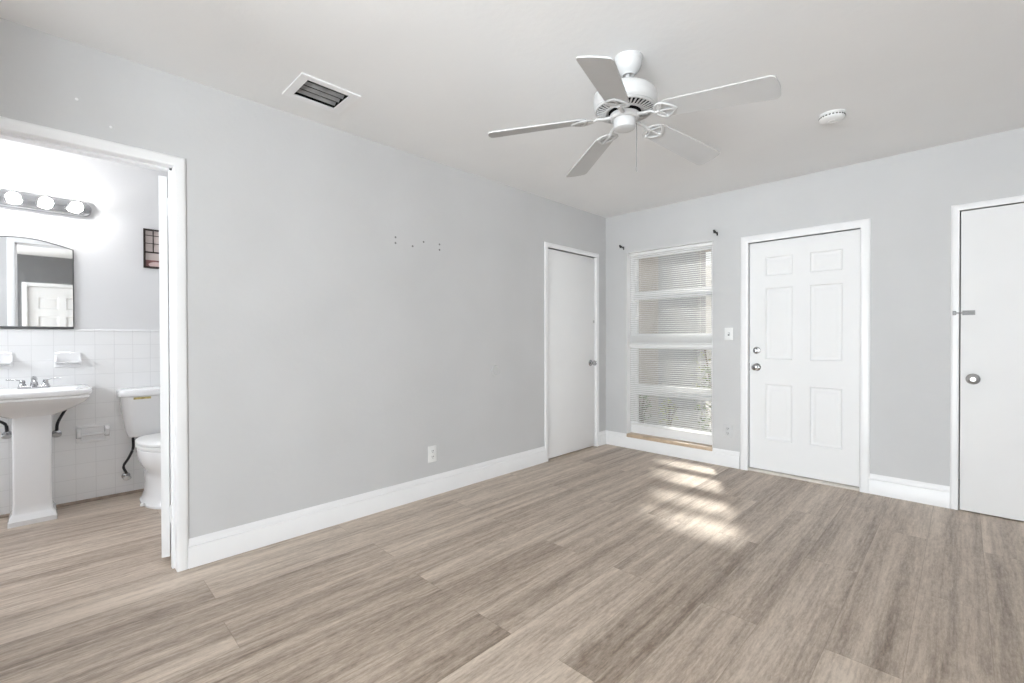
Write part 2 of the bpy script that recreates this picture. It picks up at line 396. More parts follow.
struct('baseboard_right', br, M_TRIM, 'white baseboard along the side wall behind the viewpoint', 'baseboard', True)

# casing as mitred profile: three legs round an opening
def casing(mb, u0, u1, top, wd, th, f, floor=0.0, lip=0.004):
    """f(u,v,d): d = proud of wall. profile across the width: rounded edges"""
    P = [(0.0, 0.0), (0.0, th * 0.7), (0.004, th * 0.92), (0.012, th), (wd * 0.72, th), (wd * 0.86, th * 0.9), (wd - 0.003, th * 0.72), (wd, th * 0.55), (wd, 0.0)]
    rings = []
    for (cu, cv, du, dv) in ((u0, floor, -1, 0), (u0, top, -1, 1), (u1, top, 1, 1), (u1, floor, 1, 0)):
        rings.append([f(cu + du * a, cv + dv * a, d) for a, d in P])
    mb.loft(rings)
    return mb

# bathroom doorway: lining + casing (no door leaf part here)
tb = MB()
casing(tb, BY0, BY1, BZ, 0.048, 0.016, lambda u, v, d: (d, u, v))
casing(tb, BY0, BY1, BZ, 0.048, 0.016, lambda u, v, d: (-0.12 - d, u, v))
for a, b_ in ((BY0 - 0.0149, BY0), (BY1, BY1 + 0.0149)):
    tb.box(-0.12, 0.0, a, b_, 0, BZ)
tb.box(-0.12, 0.0, BY0 - 0.0149, BY1 + 0.0149, BZ, BZ + 0.0149)
# door stop
tb.box(-0.075, -0.045, BY1 - 0.010, BY1, 0, BZ); tb.box(-0.075, -0.045, BY0, BY0 + 0.010, 0, BZ); tb.box(-0.075, -0.045, BY0, BY1, BZ - 0.010, BZ)
struct('trim_1', tb, M_TRIM, 'white door casing and jamb around the bathroom doorway', 'door casing', True)

# ------------------------------------------------------------------ hardware
def knob(parent, o, ax, m=M_NICKEL, r=0.026):
    k = MB(); k.lathe([(0, 0.0), (r * 1.22, 0.0), (r * 1.25, 0.004), (r * 1.05, 0.010), (r * 0.5, 0.013), (0.0105, 0.017), (0.0105, 0.030), (r * 0.62, 0.035), (r * 0.95, 0.044), (r, 0.053), (r * 0.9, 0.062), (r * 0.55, 0.067), (r * 0.3, 0.067), (r * 0.24, 0.064), (0, 0.064)], o, ax, 28)
    return obj('door_knob', k, m, parent, label='round satin metal knob')
def hinge(parent, x, y, z, axis='x'):
    k = MB(); k.lathe([(0.0055, -0.045), (0.0055, 0.045)], (x, y, z), (0, 0, 1), 12)
    for dz in (-0.027, -0.009, 0.009, 0.027): k.lathe([(0.0063, -0.0075), (0.0063, 0.0075)], (x, y, z + dz), (0, 0, 1), 12)
    k.lathe([(0.002, 0.044), (0.004, 0.047), (0.003, 0.051), (0, 0.052)], (x, y, z), (0, 0, 1), 10)
    return obj('hinge', k, M_TRIM, parent, label='white painted hinge knuckle')

# door_1: closet door in the left wall
d1 = thing('door_1', 'plain flush white closet door in the far corner of the long wall', 'door', (0, (CY0 + CY1) / 2, 0), kind='structure')
lf = MB().box(-0.052, -0.016, CY0 + 0.003, CY1 - 0.003, 0.009, CZ - 0.004, 0.002)
obj('door_leaf', lf, M_DOOR, d1)
cs = MB(); casing(cs, CY0, CY1, CZ, 0.045, 0.014, lambda u, v, d: (d, u, v)); 
cs.box(-0.08, 0.0, CY1 - 0.0001, CY1 + 0.01, 0, CZ); cs.box(-0.08, 0.0, CY0 - 0.01, CY0 + 0.0001, 0, CZ); cs.box(-0.08, 0, CY0, CY1, CZ, CZ + 0.01)
obj('door_casing', cs, M_TRIM, d1)
knob(d1, (-0.016, -0.262, 0.885), (1, 0, 0), M_CHROME, 0.027)
hinge(d1, -0.011, CY0 + 0.005, 0.255); hinge(d1, -0.011, CY0 + 0.005, 1.74)
ct = MB().box(-0.017, -0.011, CY1 - 0.030, CY1 - 0.012, 1.302, 1.330, 0.002)
obj('latch_plate', ct, M_NICKEL, d1, label='small metal catch plate')

# panelled door builder: local u (width) v (height), f(u,v,d) d = towards viewer
def panel_leaf(mb, u0, u1, v0, v1, panels, th, f):
    us = sorted({u0, u1} | {round(a, 4) for p in panels for a in p[:2]})
    vs = sorted({v0, v1} | {round(a, 4) for p in panels for a in p[2:]})
    b = bmesh.new()
    def q(pts): b.faces.new([b.verts.new(f(*p)) for p in pts])
    for i in range(len(us) - 1):
        for j in range(len(vs) - 1):
            a0, a1, c0, c1 = us[i], us[i + 1], vs[j], vs[j + 1]
            mu, mv = (a0 + a1) / 2, (c0 + c1) / 2
            if any(p[0] < mu < p[1] and p[2] < mv < p[3] for p in panels): continue
            q([(a0, c0, 0), (a1, c0, 0), (a1, c1, 0), (a0, c1, 0)])
    for (p0, p1, p2, p3) in panels:
        steps = [(0, 0), (0.004, -0.008), (0.011, -0.013), (0.018, -0.014), (0.023, -0.014), (0.040, -0.0045), (0.045, -0.004)]
        rg = [[(p0 + s_, p2 + s_, d), (p1 - s_, p2 + s_, d), (p1 - s_, p3 - s_, d), (p0 + s_, p3 - s_, d)] for s_, d in steps]
        for r0, r1 in zip(rg[:-1], rg[1:]):
            for k in range(4):
                q([r0[k], r0[(k + 1) % 4], r1[(k + 1) % 4], r1[k]])
        q(rg[-1])
    q([(u0, v0, -th), (u0, v1, -th), (u1, v1, -th), (u1, v0, -th)])
    for a, c in (((u0, v0), (u1, v0)), ((u1, v0), (u1, v1)), ((u1, v1), (u0, v1)), ((u0, v1), (u0, v0))):
        q([(a[0], a[1], 0), (a[0], a[1], -th), (c[0], c[1], -th), (c[0], c[1], 0)])
    bmesh.ops.remove_doubles(b, verts=b.verts[:], dist=1e-5)
    bmesh.ops.recalc_face_normals(b, faces=b.faces[:])
    mb.merge(b); return mb

# door_2: front door
d2 = thing('door_2', 'white six panel front door with deadbolt beside the window', 'door', ((DX0 + DX1) / 2, 0, 0), kind='structure')
PN = [(a, b_, c, d) for a, b_ in ((1.566, 1.766), (1.888, 2.100)) for c, d in ((0.286, 0.752), (0.962, 1.562), (1.662, 1.822))]
lf = panel_leaf(MB(), DX0 + 0.006, DX1 - 0.005, 0.026, DZ - 0.004, PN, 0.044, lambda u, v, d: (u, 0.020 - d, v))
obj('door_leaf', lf, M_DOOR, d2)
cs = MB(); casing(cs, DX0, DX1, DZ, 0.060, 0.018, lambda u, v, d: (u, -d, v))
cs.box(DX0 - 0.01, DX0 + 0.0001, 0, 0.14, 0, DZ); cs.box(DX1 - 0.0001, DX1 + 0.01, 0, 0.14, 0, DZ); cs.box(DX0, DX1, 0, 0.14, DZ, DZ + 0.01)
cs.box(DX0, DX0 + 0.02, 0.066, 0.14, 0, DZ); cs.box(DX1 - 0.02, DX1, 0.066, 0.14, 0, DZ); cs.box(DX0, DX1, 0.066, 0.14, DZ - 0.02, DZ)
obj('door_casing', cs, M_TRIM, d2)
th_ = MB().prism([(0.0, 0.0), (0.0, 0.010), (0.012, 0.020), (0.14, 0.020), (0.14, 0)], DX0 + 0.001, DX1 - 0.001, lambda u, v, d: (d, u - 0.004, v))
obj('threshold', th_, mat('worn_white_threshold', (0.62, 0.58, 0.53), 0.5, var=0.15, vscale=12), d2, label='worn pale threshold strip')
knob(d2, (1.500, 0.020, 0.893), (0, -1, 0), M_CHROME, 0.026)
db = MB().lathe([(0, 0), (0.030, 0), (0.0305, 0.006), (0.027, 0.014), (0.019, 0.017), (0.010, 0.017), (0, 0.017)], (1.500, 0.020, 1.036), (0, -1, 0), 28)
dbo = obj('deadbolt', db, M_CHROME, d2, label='round chrome deadbolt')
tn = MB().box(1.496, 1.504, -0.014, 0.004, 1.018, 1.054, 0.003)
obj('thumb_turn', tn, M_CHROME, dbo)
for z in (0.30, 0.34): pass
stp = MB().box(DX0 - 0.001, DX0 + 0.002, 0.016, 0.040, 0.86, 0.925, 0.001)
obj('strike_plate', stp, M_NICKEL, d2)

# door_3: flush door at right with slide bolt
d3 = thing('door_3', 'flush white door with slide bolt at the right end of the end wall', 'door', ((QX0 + QX1) / 2, 0, 0), kind='structure')
obj('door_leaf', MB().box(QX0 + 0.006, QX1 - 0.005, -0.012, 0.024, 0.006, QZ - 0.008, 0.002), M_DOOR, d3)
cs = MB(); casing(cs, QX0, QX1, QZ, 0.041, 0.016, lambda u, v, d: (u, -d, v))
cs.box(QX0 - 0.006, QX0 + 0.0001, 0, 0.1, 0, QZ); cs.box(QX1 - 0.0001, QX1 + 0.006, 0, 0.1, 0, QZ); cs.box(QX0, QX1, 0, 0.1, QZ, QZ + 0.006)
obj('door_casing', cs, M_TRIM, d3)
knob(d3, (2.803, -0.012, 0.873), (0, -1, 0), M_NICKEL, 0.028)
sb = MB().box(2.752, 2.812, -0.016, -0.012, 1.290, 1.320, 0.001)
for x in (2.757, 2.790, 2.806): sb.box(x - 0.004, x + 0.004, -0.026, -0.012, 1.293, 1.317, 0.002)
sbo = obj('slide_bolt', sb, M_BOLT, d3, label='small metal slide bolt')
obj('bolt_rod', MB().tube([(2.716, -0.024, 1.305), (2.806, -0.024, 1.305)], 0.0042).tube([(2.775, -0.024, 1.305), (2.775, -0.038, 1.299)], 0.0035), M_BOLT, sbo)
obj('bolt_keeper', MB().box(2.706, 2.724, -0.030, -0.016, 1.291, 1.319, 0.003), M_BOLT, d3, label='bolt keeper screwed to the casing')

# door_4: six panel door in the right wall, seen in the mirror
d4 = thing('door_4', 'white panelled door across the room, seen in the bathroom mirror', 'door', (XR, (RY0 + RY1) / 2, 0), kind='structure')
yy = lambda k: RY0 + 0.006 + k
PN = [(yy(a), yy(b_), c, d) for a, b_ in ((0.11, 0.33), (0.42, 0.64)) for c, d in ((0.25, 0.72), (0.92, 1.50), (1.62, 1.80))]
obj('door_leaf', panel_leaf(MB(), RY0 + 0.006, RY1 - 0.006, 0.01, 1.955, PN, 0.04, lambda u, v, d: (XR + 0.015 - d, u, v)), M_DOOR, d4)
cs = MB(); casing(cs, RY0, RY1, 1.96, 0.06, 0.016, lambda u, v, d: (XR - d, u, v)); cs.box(XR + 0.06, XR + 0.1, RY0, RY1, 0, 1.96)
obj('door_casing', cs, M_TRIM, d4)
knob(d4, (XR + 0.015, RY0 + 0.07, 0.88), (-1, 0, 0), M_NICKEL)

# door_5: bathroom door, swung into the bathroom; only its hinge edge shows
d5 = thing('door_5', 'white bathroom door standing open, seen by its hinge edge in the doorway', 'door', (-0.128, -3.806, 0), kind='structure')
Md = Matrix.Translation((-0.126, -3.810, 0)) @ Matrix.Rotation(R(180 - 15), 4, 'Z')
obj('door_leaf', MB().box(0.0, 0.625, 0.0, 0.035, 0.034, 1.972, 0.002, M=Md), M_DOOR, d5)
for z in (0.25, 1.82):
    k = MB().lathe([(0.0055, -0.045), (0.0055, 0.045)], (-0.128, -3.8035, z), (0, 0, 1), 12)
    for dz in (-0.027, -0.009, 0.009, 0.027): k.lathe([(0.0063, -0.0075), (0.0063, 0.0075)], (-0.128, -3.8035, z + dz), (0, 0, 1), 12)
    obj('hinge', k, M_TRIM, d5)

# ------------------------------------------------------------------ window_1 with four awning sashes
wd = thing('window_1', 'tall white four-pane awning window beside the front door', 'window', ((WX0 + WX1) / 2, 0.1, WZ0), kind='structure')
FX0, FX1 = 0.312, 1.090
ROWS = [(0.250, 0.560), (0.655, 1.042), (1.182, 1.545), (1.615, 1.980)]
fr = MB().grid_slab([WX0, WX1], [0.147, WZ1], [(FX0, FX1, a, b_) for a, b_ in ROWS], 0.085, 0.15, fy)
fr.box(WX0, WX1, 0.075, 0.086, 1.075, 1.15, 0.003)
obj('window_frame', fr, M_TRIM, wd)
for a, b_ in ROWS:
    s_ = MB().grid_slab([FX0 - 0.004, FX1 + 0.004], [a - 0.004, b_ + 0.004], [(FX0 + 0.006, FX1 - 0.006, a + 0.006, b_ - 0.006)], 0.098, 0.128, fy)
    so_ = obj('sash', s_, M_TRIM, wd)
    obj('pane', MB().box(FX0 + 0.004, FX1 - 0.004, 0.110, 0.114, a + 0.004, b_ - 0.004), M_GLASS, so_)
lin = MB()
lin.box(WX0 - 0.001, WX0 + 0.004, 0.002, 0.1, 0.147, WZ1); lin.box(WX1 - 0.004, WX1 + 0.001, 0.002, 0.1, 0.147, WZ1); lin.box(WX0, WX1, 0.002, 0.1, WZ1 - 0.004, WZ1 + 0.001)
obj('window_reveal', lin, M_TRIM, wd)
obj('window_sill', MB().box(WX0 + 0.001, WX1 - 0.001, -0.008, 0.10, WZ0, 0.147, 0.004), M_SILL, wd, label='tan stone sill')

# blinds
def blind(z_top, z_bot, stack, label):
    t = thing('venetian_blind', label, 'window blind', ((WX0 + WX1) / 2, 0.05, z_bot), 'mini blinds in the tall window')
    x0, x1 = WX0 + 0.012, WX1 - 0.010
    obj('headrail', MB().box(x0, x1, 0.034, 0.062, z_top - 0.028, z_top, 0.002), M_SLAT, t)
    b = MB(); z = z_top - 0.045; tl = R(44); hw = 0.0056
    while z > z_bot + stack + 0.010:
        P = []
        for k in range(5):
            s_ = -1 + k / 2.0; arc = 0.0012 * (1 - s_ * s_)
            P.append((s_ * hw * cos(tl) - arc * sin(tl), s_ * hw * sin(tl) + arc * cos(tl)))
        rings = [[(x, 0.05 + a, z + c + o_) for a, c in P] + [(x, 0.05 + a, z + c + o_ - 0.0006) for a, c in reversed(P)] for x, o_ in ((x0 + 0.003, 0), (x1 - 0.003, 0))]
        b.loft(rings); z -= 0.0198
    obj('slats', b, M_SLATG, t)
    r_ = MB().box(x0, x1, 0.040, 0.060, z_bot, z_bot + 0.014, 0.003)
    k = 0; zz = z_bot + 0.016
    while zz < z_bot + stack:
        r_.box(x0 + 0.002, x1 - 0.002, 0.041, 0.059, zz, zz + 0.004, 0.001); zz += 0.0062
    obj('bottom_rail', r_, M_SLAT, t)
    for x in (x0 + 0.12, x1 - 0.12):
        obj('ladder_cord', MB().tube([(x, 0.0425, z_top - 0.02), (x, 0.0425, z_bot + 0.01)], 0.0007, 5), M_SLAT, t)
    return t
blind(2.024, 1.082, 0.085, 'upper white mini blind, its bottom slats stacked at mid window')
blind(1.080, 0.238, 0.016, 'lower white mini blind reaching down to the tan sill')

def bracket(x, z, s, label):
    t = thing('curtain_bracket', label, 'curtain bracket', (x, 0, z), 'curtain rod brackets')
    obj('wall_plate', MB().box(x - 0.006, x + 0.006, -0.004, 0.0, z - 0.022, z + 0.012, 0.001), M_BLACK, t)
    obj('arm', MB().tube([(x, -0.003, z), (x, -0.05, z + 0.002)], 0.0075).tube([(x, -0.05, z + 0.002), (x, -0.068, z - 0.004), (x, -0.074, z + 0.006), (x, -0.074, z + 0.018)], 0.009).tube([(x, -0.052, z - 0.006), (x, -0.052, z + 0.012)], 0.009), M_BLACK, t)
bracket(0.222, 2.088, -1, 'small black curtain bracket above the left corner of the window')
bracket(1.176, 2.086, 1, 'small black curtain bracket above the right corner of the window')

# added rear window (unseen, behind the viewpoint), there to admit fill light
w2 = thing('added_window_2', 'added wide white window, unseen behind the viewpoint', 'window', (2.5, YB - 0.07, 0.35), kind='structure')
obj('window_frame', MB().grid_slab([1.1, 3.9], [0.35, 2.15], [(1.16, 2.47, 0.41, 2.09), (2.53, 3.84, 0.41, 2.09)], YB - 0.10, YB - 0.04, fy), M_TRIM, w2)
for a in (1.16, 2.53): obj('pane', MB().box(a, a + 1.31, YB - 0.072, YB - 0.068, 0.41, 2.09), M_GLASS, w2)

w3 = thing('added_window_3', 'added white side window, unseen behind the viewpoint', 'window', (XR + 0.06, -7.0, 0.35), kind='structure')  # added unseen, opens the side wall to its fill light
obj('window_frame', MB().grid_slab([-8.2, -5.8], [0.35, 2.15], [(-8.14, -7.03, 0.41, 2.09), (-6.97, -5.86, 0.41, 2.09)], XR + 0.04, XR + 0.10, fx), M_TRIM, w3)
for a in (-8.14, -6.97): obj('pane', MB().box(XR + 0.068, XR + 0.072, a, a + 1.11, 0.41, 2.09), M_GLASS, w3)

# ------------------------------------------------------------------ wall fittings
def plate(parent, c, n_, u, wd_, ht):
    """bevelled cover plate; c centre on wall, n_ outward, u horizontal"""
    M = Matrix((( u[0], 0, n_[0], c[0]), (u[1], 0, n_[1], c[1]), (u[2], 1, n_[2], c[2]), (0, 0, 0, 1)))
    b = MB(); b.loft([[M @ Vector(p) for p in rrect(-wd_ / 2, wd_ / 2, -ht / 2, ht / 2, 0, 0.004)],
                      [M @ Vector(p) for p in rrect(-wd_ / 2, wd_ / 2, -ht / 2, ht / 2, 0.003, 0.004)],
                      [M @ Vector(p) for p in rrect(-wd_ / 2 + 0.004, wd_ / 2 - 0.004, -ht / 2 + 0.004, ht / 2 - 0.004, 0.006, 0.003)]])
    obj('cover_plate', b, M_PLAST if parent.get('_paint') is None else M_WALL, parent)
    return M
def outlet(c, n_, u, label, painted=False):
    t = thing('wall_outlet', label, 'outlet', c)
    if painted: t['_paint'] = 1
    M = plate(t, c, n_, u, 0.074, 0.118)
    m_ = M_WALL if painted else M_PLAST
    for dz in (0.021, -0.021):
        b = MB(); b.loft([[M @ Vector(p) for p in rrect(-0.017, 0.017, dz - 0.015, dz + 0.015, h_, 0.010)] for h_ in (0.005, 0.0085)])
        sck = obj('socket', b, m_, t)
        k = MB()
        for dx in (-0.0065, 0.0065): k.box(dx - 0.0016, dx + 0.0016, dz - 0.002, dz + 0.009, 0.0075, 0.0092, M=M)
        k.lathe([(0.0028, 0.0075), (0.0028, 0.0092)], (0, dz - 0.008, 0), (0, 0, 1), 10, M=M)
        obj('slots', k, M_SLOT, sck)
    obj('screw', MB().lathe([(0.003, 0.005), (0.003, 0.0072), (0, 0.0075)], (0, 0, 0), (0, 0, 1), 10, M=M), M_PLAST if not painted else M_WALL, t)
outlet((0.0, -2.277, 0.302), (1, 0, 0), (0, 1, 0), 'white double outlet low on the long grey wall')
outlet((1.272, 0.0, 0.316), (0, -1, 0), (1, 0, 0), 'grey painted outlet between the window and the front door', True)
sw = thing('light_switch', 'white toggle light switch between the window and front door', 'light switch', (1.277, 0, 1.178))
M = plate(sw, (1.277, 0, 1.178), (0, -1, 0), (1, 0, 0), 0.072, 0.112)
obj('toggle', MB().box(-0.0045, 0.0045, -0.004, 0.012, 0.004, 0.018, 0.0015, M=M), M_PLAST, sw)
obj('toggle_slot', MB().box(-0.007, 0.007, -0.014, 0.014, 0.0055, 0.0066, M=M), M_SLOT, sw)
cvp = MB().lathe([(0, 0), (0.043, 0), (0.044, 0.004), (0.042, 0.011), (0.037, 0.013), (0.033, 0.009), (0, 0.010)], (0, -1.642, 0.879), (1, 0, 0), 36)
tag(obj('blank_cover', cvp, M_WALL), 'round grey painted blank cover on the long wall', 'cover plate')
HOLES = [((-2.572, 1.836), 'upper dark screw hole of the pair at the bathroom end'), ((-2.572, 1.797), 'lower dark screw hole of the pair at the bathroom end'),
         ((-2.436, 1.794), 'lower of the two middle dark screw holes, nearer the bathroom'), ((-2.344, 1.838), 'upper of the two middle dark screw holes, nearer the closet'),
         ((-2.204, 1.840), 'upper dark screw hole of the pair at the closet end'), ((-2.204, 1.800), 'lower dark screw hole of the pair at the closet end')]
for (y, z), lb in HOLES:
    b = MB().lathe([(0, 0.0), (0.007, 0.0), (0.007, 0.0012), (0.005, 0.002), (0.0035, 0.0006), (0, 0.0006)], (0, y, z), (1, 0, 0), 16)
    tag(obj('screw_hole', b, mat('grey_wall_plug', (0.17, 0.17, 0.175), 0.6)), lb + ', high on the grey wall', 'screw hole', 'screw holes high on the grey wall')
for (y, z), lb in (((-4.033, 2.11), 'pale filled nail spot just above the bathroom door casing'), ((-4.145, 2.195), 'pale filled nail spot near the ceiling above the bathroom door')):
    tag(obj('nail_spot', MB().lathe([(0, 0), (0.006, 0), (0.005, 0.002), (0, 0.003)], (0, y, z), (1, 0, 0), 14), M_TRIM), lb, 'nail spot')

# ------------------------------------------------------------------ ceiling fittings
vt = thing('ceiling_vent', 'white framed ceiling vent with dark slats near the bathroom', 'vent', ((VX0 + VX1) / 2, (VY0 + VY1) / 2, H))
obj('vent_frame', MB().grid_slab([0.204, 0.470], [-3.366, -3.060], [(VX0 + 0.004, VX1 - 0.004, VY0 + 0.004, VY1 - 0.004)], H - 0.008, H, fz), M_TRIM, vt)
du = MB().grid_slab([VX0 - 0.004, VX1 + 0.004], [VY0 - 0.004, VY1 + 0.004], [], H + 0.15, H + 0.154, fz)
du.grid_slab([VX0, VX1], [VY0, VY1], [(VX0 + 0.002, VX1 - 0.002, VY0 + 0.002, VY1 - 0.002)], H + 0.0, H + 0.15, fz)
obj('duct', du, M_DARK, vt, label='black duct opening')
for i, x in enumerate((0.262, 0.312, 0.362, 0.412)):
    Ms = Matrix.Translation((x, 0, H + 0.014)) @ Matrix.Rotation(R(-33), 4, 'Y')
    obj('vent_slat', MB().box(-0.0115, 0.0115, VY0 + 0.004, VY1 - 0.004, -0.001, 0.001, M=Ms), M_VENTB, vt)

sm = thing('smoke_detector', 'round white smoke detector on the ceiling', 'smoke detector', (2.21, -1.03, H))
obj('mounting_plate', MB().lathe([(0, 0), (0.068, 0), (0.068, -0.008), (0, -0.008)], (2.21, -1.03, H), n=40), M_PLAST, sm)
obj('body', MB().lathe([(0.0, -0.008), (0.060, -0.008), (0.064, -0.012), (0.064, -0.022), (0.058, -0.030), (0.044, -0.036), (0.030, -0.038), (0.028, -0.036), (0.020, -0.036), (0.018, -0.040), (0, -0.041)], (2.21, -1.03, H), n=40), M_PLAST, sm)
vg = MB()
for i in range(24):
    a = 2 * pi * i / 24; vg.box(0.0635, 0.0648, -0.005, 0.005, -0.021, -0.014, M=Matrix.Translation((2.21, -1.03, H)) @ Matrix.Rotation(a, 4, 'Z'))
obj('side_vents', vg, M_SLOT, sm)

# ceiling fan
FC = Vector((1.6485, -2.341, H))
fan = thing('ceiling_fan', 'white five blade ceiling fan with pull chain', 'ceiling fan', FC)
obj('canopy', MB().lathe([(0, 0), (0.066, 0), (0.0665, -0.006), (0.063, -0.012), (0.061, -0.016), (0.062, -0.022), (0.060, -0.036), (0.052, -0.054), (0.040, -0.066), (0.032, -0.072), (0.029, -0.078), (0.024, -0.079), (0.022, -0.070), (0, -0.07)], FC, n=40), M_FAN, fan)
AX = Vector((-0.026, 0.004, -0.9996)).normalized()
RC0 = FC + Vector((0, 0, -0.06)) + rt0 * (-0.013)      # rotor axis origin
RX = Vector((1, 0, 0)) - AX * AX.x; RX.normalize()
RZ = -AX; RY = RZ.cross(RX)
def FM(L, ang=0.0, pitch=0.0):
    B = Matrix(((RX.x, RY.x, RZ.x, 0), (RX.y, RY.y, RZ.y, 0), (RX.z, RY.z, RZ.z, 0), (0, 0, 0, 1)))
    return Matrix.Translation(RC0 + AX * L) @ B @ Matrix.Rotation(ang, 4, 'Z') @ Matrix.Rotation(pitch, 4, 'X')
F0 = FM(0)
def fl(prof, n=48): return MB().lathe([(r, -L) for r, L in prof], (0, 0, 0), (0, 0, 1), n, M=F0)
rod = MB().tube([FC + Vector((0, 0, -0.070)), RC0 + AX * 0.085], 0.0105, 16)
obj('downrod', rod, M_FAN, fan)
obj('motor_housing', fl([(r_, h_ + 0.030) for r_, h_ in [(0, 0.052), (0.030, 0.050), (0.062, 0.050), (0.100, 0.054), (0.126, 0.062), (0.140, 0.075), (0.145, 0.092), (0.145, 0.124), (0.141, 0.134), (0.137, 0.140), (0.139, 0.146), (0.134, 0.152), (0.128, 0.150), (0.126, 0.142), (0, 0.142)]]), M_FAN, fan)
obj('motor_core', fl([(0, 0.172), (0.127, 0.1725), (0.074, 0.186), (0.060, 0.196), (0, 0.196)]), M_DARK, fan, label='black motor seen through the vents')
gr = MB()
for i in range(40):
    a = 2 * pi * i / 40
    gr.loft([[(r, -0.0035 + dy, -z) for dy, z in ((0, zz), (0.007, zz), (0.007, zz + 0.003), (0, zz + 0.003))] for r, zz in ((0.129, 0.178), (0.086, 0.188))], M=F0 @ Matrix.Rotation(a, 4, 'Z'))
gr.lathe([(r, -L) for r, L in ((0.084, 0.186), (0.092, 0.185), (0.092, 0.190), (0.084, 0.192))] + [(0.084, -0.186)], (0, 0, 0), (0, 0, 1), 48, M=F0)
obj('vent_grille', gr, M_FAN, fan)
obj('flywheel', fl([(0, 0.196), (0.066, 0.196), (0.068, 0.200), (0.068, 0.214), (0.062, 0.220), (0, 0.220)]), M_FAN, fan)
obj('switch_housing', fl([(0, 0.21), (0.046, 0.21), (0.0505, 0.218), (0.0505, 0.252), (0.048, 0.260), (0.042, 0.264), (0.020, 0.266), (0, 0.266)]), M_FAN, fan)
cs0 = RC0 + AX * 0.235 + rt0 * 0.050 - fw * 0.006
ch = MB().tube([cs0 - rt0 * 0.008, cs0 + rt0 * 0.004 + Vector((0, 0, -0.004)), cs0 + rt0 * 0.005 + Vector((0, 0, -0.02)), cs0 + rt0 * 0.005 + Vector((0, 0, -0.208))], 0.0018, 8)
pc = obj('pull_chain', ch, M_CHAIN, fan)
obj('chain_pull', MB().lathe([(0, 0), (0.003, -0.002), (0.0034, -0.016), (0.002, -0.022), (0, -0.023)], cs0 + rt0 * 0.005 + Vector((0, 0, -0.205)), n=12), M_NICKEL, pc)
PITCH, LB, RT, DROOP = -13.0, 0.222, 0.636, 6.7
def blade_poly():
    r0, r1 = 0.178, RT
    pts = []
    def hw(r): return 0.053 + (0.067 - 0.053) * (r - r0) / (r1 - r0)
    c = 0.022
    low = [(r0 + 0.010, -hw(r0) + 0.008), (r0 + 0.03, -hw(r0 + 0.03))] + [(r1 - c, -hw(r1))]
    for k in range(1, 6):
        a = -pi / 2 + pi / 2 * k / 5; low.append((r1 - c + c * cos(a), -hw(r1) + c + c * sin(a)))
    low[-1] = (r1, low[-1][1])
    hi = [(r, -y) for r, y in reversed(low)]
    mid = [(r1 + 0.004, -0.02), (r1 + 0.005, 0), (r1 + 0.004, 0.02)]
    return low + mid + hi + [(r0, 0.02), (r0 - 0.004, 0), (r0, -0.02)]
for i in range(5):
    ang = R(-68.287 + 72 * i)
    Mb = FM(LB, ang, 0) @ Matrix.Translation((0.18, 0, 0)) @ Matrix.Rotation(R(DROOP), 4, 'Y') @ Matrix.Translation((-0.18, 0, 0)) @ Matrix.Rotation(R(PITCH), 4, 'X')
    b = MB(); P = blade_poly()
    b.loft([[Mb @ Vector((x, y, z)) for x, y in P] for z in (-0.003, 0.003)])
    obj('blade', b, M_BLADE, fan)
    k = MB()
    # arm from flywheel out to the blade, then the pierced leaf-shaped plate under the blade root
    zf = LB - 0.208
    A = FM(LB, ang, 0)
    k.tube([A @ Vector(p) for p in ((0.050, 0, zf), (0.075, 0, zf - 0.004), (0.100, 0, zf * 0.45), (0.125, 0, 0.006), (0.150, 0, -0.007), (0.168, 0, -0.009))], [0.011, 0.011, 0.0095, 0.009, 0.0085, 0.008], 10, 0.7)
    out = [(0.150, 0.0), (0.155, 0.022), (0.166, 0.040), (0.180, 0.049), (0.198, 0.046), (0.216, 0.034), (0.232, 0.018), (0.243, 0.0)]
    out = out + [(x, -y) for x, y in reversed(out[1:-1])]
    k.tube([Mb @ Vector((x, y, -0.008)) for x, y in out], 0.0075, 8, 0.6, closed=True)
    k.tube([Mb @ Vector(p) for p in ((0.160, 0, -0.008), (0.200, 0, -0.008), (0.240, 0, -0.008))], 0.0065, 8, 0.6)
    for s_ in (-1, 1): k.tube([Mb @ Vector(p) for p in ((0.168, 0.0, -0.008), (0.184, s_ * 0.020, -0.008), (0.190, s_ * 0.046, -0.008))], 0.006, 8, 0.6)
    for (x, y) in ((0.232, 0.0), (0.188, 0.043), (0.188, -0.043)): k.lathe([(0.008, -0.013), (0.009, -0.009), (0.009, -0.003)], (x, y, 0), (0, 0, 1), 12, M=Mb)
    obj('blade_iron', k, M_FAN, fan)

